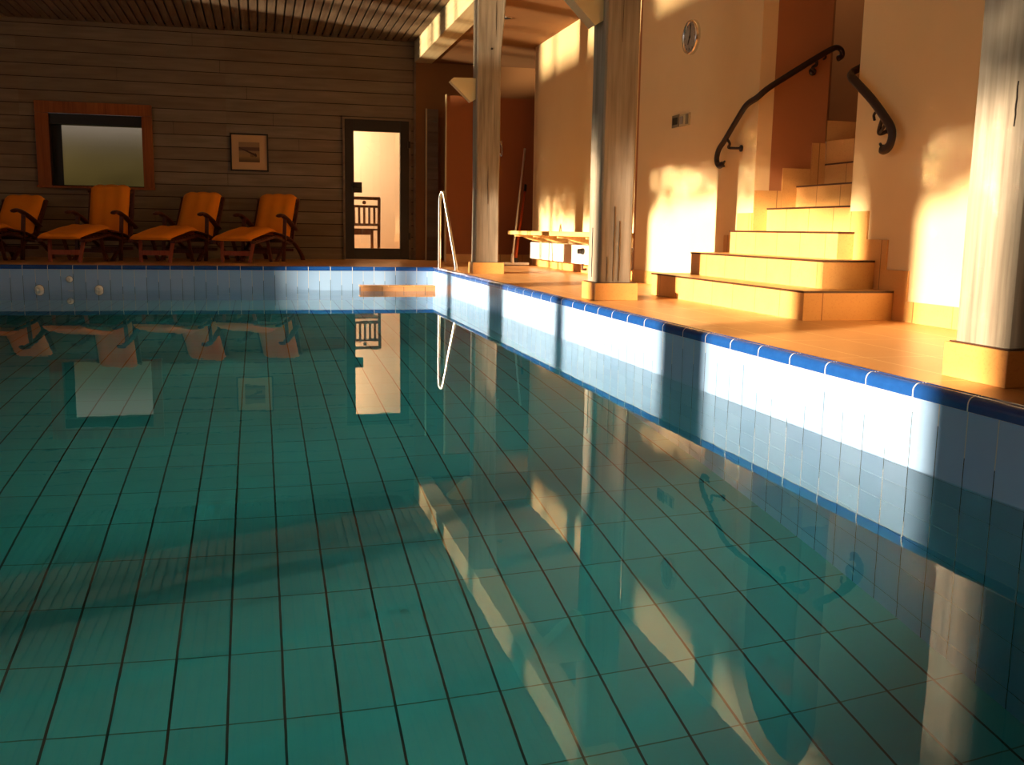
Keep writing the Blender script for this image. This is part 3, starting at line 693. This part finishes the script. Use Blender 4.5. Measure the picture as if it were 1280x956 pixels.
bm = B(); tube(bm, [(1.42, 1.62, DZ+.09), (1.70, 2.22, 1.27)], [.022, .014], 10); par(obj('handle', bm, 'orangestick', smooth=True), t)
bm = B(); tube(bm, [(1.70, 2.22, 1.26), (1.72, 2.265, 1.36)], .020, 10); par(obj('grip', bm, 'black', smooth=True), t)
bm = B(); box(bm, 1.395, 1.45, 1.57, 1.64, DZ, DZ+.10); par(obj('brush_head', bm, 'black', bevel=.01), t)

# ---------------------------------------------------------------- pool wall jets (four white knobs)
def jet(x, z, r, label):
    t = thing('pool_nozzle', label, 'nozzle', (x, 0, z), 0, 'white nozzles on the far pool wall')
    bm = B(); n = 20; pr = [(0, r*1.25), (-.012, r*1.25), (-.016, r), (-.045, r*.95), (-.055, r*.7), (-.058, r*.35), (-.052, r*.25), (-.052, .0008)]
    rg = [[bm.verts.new((q*math.cos(2*math.pi*k/n), y, q*math.sin(2*math.pi*k/n))) for k in range(n)] for y, q in pr]
    for a, b in zip(rg, rg[1:]):
        for k in range(n): bm.faces.new((a[k], a[(k+1) % n], b[(k+1) % n], b[k]))
    bm.faces.new(rg[-1]); obj('nozzle_body', bm, 'whiteplastic', t, smooth=True)
    bm = B(); disc(bm, (0, -.001, 0), 'y', r*1.35, -.004, 24); obj('wall_plate', bm, 'nosing', t)
jet(-4.29, .012, .036, 'white nozzle at the waterline, leftmost on the far pool wall')
jet(-3.985, .118, .027, 'small white nozzle above the waterline, topmost of the cluster')
jet(-3.69, .012, .034, 'white nozzle at the waterline, right end of the cluster')
jet(-3.975, -.085, .026, 'small white nozzle just below the waterline')

# ---------------------------------------------------------------- steamer loungers
# local frame: origin on the floor under the hip, +y to the foot end, x across
def steamer(name, label, back_top, back_rec):
    t = thing(name, label, 'lounger', (0, 0, 0), 0, 'orange cushioned steamer loungers by the plank wall')
    P = lambda n, b, mt='teak', sm=False, par_=t: obj(n, b, mt, par_, smooth=sm)
    W = .29
    hip = Vector((0, -.02, .27)); kn = Vector((0, .50, .37)); ft = Vector((0, 1.14, .295))
    bt = Vector((0, -.02-back_rec, back_top))
    # cushion: a padded strip along the profile with tufts
    prof = [bt+Vector((0, -.03, .01)), bt+Vector((0, 0, .02)), bt.lerp(hip, .33)+Vector((0, .01, 0)), bt.lerp(hip, .66)+Vector((0, .02, 0)), hip+Vector((0, .02, .03)), hip.lerp(kn, .5)+Vector((0, 0, .025)), kn+Vector((0, 0, .035)), kn.lerp(ft, .5)+Vector((0, 0, .03)), ft+Vector((0, 0, .01)), ft+Vector((0, .03, -.01))]
    path = catmull(prof, 6); n = len(path); b = B(); nu = 12; top = []; bot = []
    for i, p in enumerate(path):
        d = (path[min(i+1, n-1)]-path[max(i-1, 0)]).normalized(); nrm = Vector((0, -d.z, d.y)); 
        if nrm.z < 0 and abs(nrm.z) > .3: nrm = -nrm
        if d.y > 0: nrm = Vector((0, -d.z, d.y))
        u = i/(n-1); endt = min(1, u*12, (1-u)*12)
        quilt = .6+.4*abs(math.sin(u*math.pi*7)); rt = []; rb = []
        for k in range(nu+1):
            s = -1+2*k/nu; x = s*(W-.02); ed = (1-abs(s)**6)
            tuft = 1-(.65-.65*abs(math.sin((s+1)*math.pi*1.5)))*min(1, min(u, 1-u)*9)
            h = .008+.055*ed*endt**.5*(.45+.55*quilt*tuft)
            rt.append(b.verts.new(p+Vector((x, 0, 0))+nrm*h)); rb.append(b.verts.new(p+Vector((x, 0, 0))-nrm*.012*ed))
        top.append(rt); bot.append(rb)
    for i in range(n-1):
        for k in range(nu):
            b.faces.new((top[i][k], top[i][k+1], top[i+1][k+1], top[i+1][k])); b.faces.new((bot[i][k], bot[i+1][k], bot[i+1][k+1], bot[i][k+1]))
        b.faces.new((top[i][0], top[i+1][0], bot[i+1][0], bot[i][0])); b.faces.new((top[i][nu], bot[i][nu], bot[i+1][nu], top[i+1][nu]))
    b.faces.new(top[0]+bot[0][::-1]); b.faces.new(top[-1][::-1]+bot[-1])
    P('cushion', b, 'fabric', True)
    b = B(); tube(b, [(W, bt.y-.02, back_top-.10), (W+.02, bt.y-.03, back_top-.15), (W+.005, bt.y-.04, back_top-.22)], .006, 6); P('tie_ribbon', b, 'fabric', True)
    # slatted decks under the cushion
    def slats(nm, a, c, m_, wd=W-.015, down=.035):
        b = B(); d = (c-a); L = d.length; d.normalize(); nr = Vector((0, -d.z, d.y))
        if nr.z < 0: nr = -nr
        for s in (-1, 1): obox(b, a+Vector((s*wd, 0, 0))-nr*down, c+Vector((s*wd, 0, 0))-nr*down, .028, .075, Vector((1, 0, 0)))
        k = int(L/.075)
        for i in range(k):
            q = a.lerp(c, (i+.5)/k)-nr*(down-.018); obox(b, q-Vector((wd, 0, 0)), q+Vector((wd, 0, 0)), .05, .012, nr)
        P(nm, b, m_)
    slats('back_frame', hip, bt+Vector((0, 0, .03)), 'teak'); slats('seat_frame', hip, kn, 'teak'); slats('footrest_frame', kn, ft, 'teak')
    b = B(); tube(b, [(-W-.015, bt.y-.02, back_top+.0), (W+.03, bt.y-.02, back_top+.0)], .024, 10); P('top_rail', b, 'teak', True)
    for s in (-1, 1):
        b = B(); X = s*(W+.02)
        pts = [(X, .42, .605), (X, .36, .625), (X, .25, .61), (X, .05, .535), (X, -.15, .425)]
        tube(b, catmull(pts, 4), [.7]+[1]*16, 8, (.046, .022)); P('armrest', b, 'teak', True)
        b = B(); obox(b, (X-s*.01, .26, 0), (X-s*.01, .18, .60), .026, .045, Vector((1, 0, 0))); P('arm_post', b)
        b = B(); tube(b, catmull([(X-s*.03, .46, .38), (X-s*.03, .15, .34), (X-s*.03, -.16, .24), (X-s*.03, -.40, .09), (X-s*.03, -.47, 0)], 4), .036, 8, (1, .5)); P('leg', b, 'teak', True)
        b = B(); tube(b, catmull([(X-s*.05, -.12, .36), (X-s*.05, .08, .25), (X-s*.05, .26, .12), (X-s*.05, .40, 0)], 4), .034, 8, (1, .5)); P('leg', b, 'teak', True)
        b = B(); obox(b, (s*(W-.10), 1.06, 0), (s*(W-.07), 1.00, .285), .024, .04, Vector((1, 0, 0))); P('leg', b, 'teak_red')
        b = B(); obox(b, (s*(W-.05), .52, 0), (s*(W-.04), .66, .33), .024, .04, Vector((1, 0, 0))) ; P('leg', b)
    b = B(); box(b, -W+.11, W-.11, 1.03, 1.055, .09, .15); P('cross_rail', b, 'teak_red')
    b = B(); box(b, -W, W, -.13, -.10, .13, .17); P('cross_rail', b)
    b = B(); box(b, -W, W, .25, .28, .10, .15); P('cross_rail', b)
    return t
specs = [
    # hip x, hip y, heading, back height, recline, label
    (-5.10, 2.55, 160, .75, .32, 'orange cushioned steamer lounger cut off by the left edge'),
    (-3.93, 2.55, 160, .90, .12, 'orange cushioned lounger with the most upright back, below the window'),
    (-2.86, 2.62, 158, .84, .32, 'orange cushioned lounger between the window and the framed picture'),
    (-1.83, 2.70, 155, .84, .26, 'orange cushioned lounger below the framed picture, nearest the glass door')]
for x, y, a, bh, rec, lab in specs:
    o = steamer('steamer_lounger', lab, bh, rec); o.location = (x, y, DZ); o.rotation_euler = (0, 0, math.radians(a))
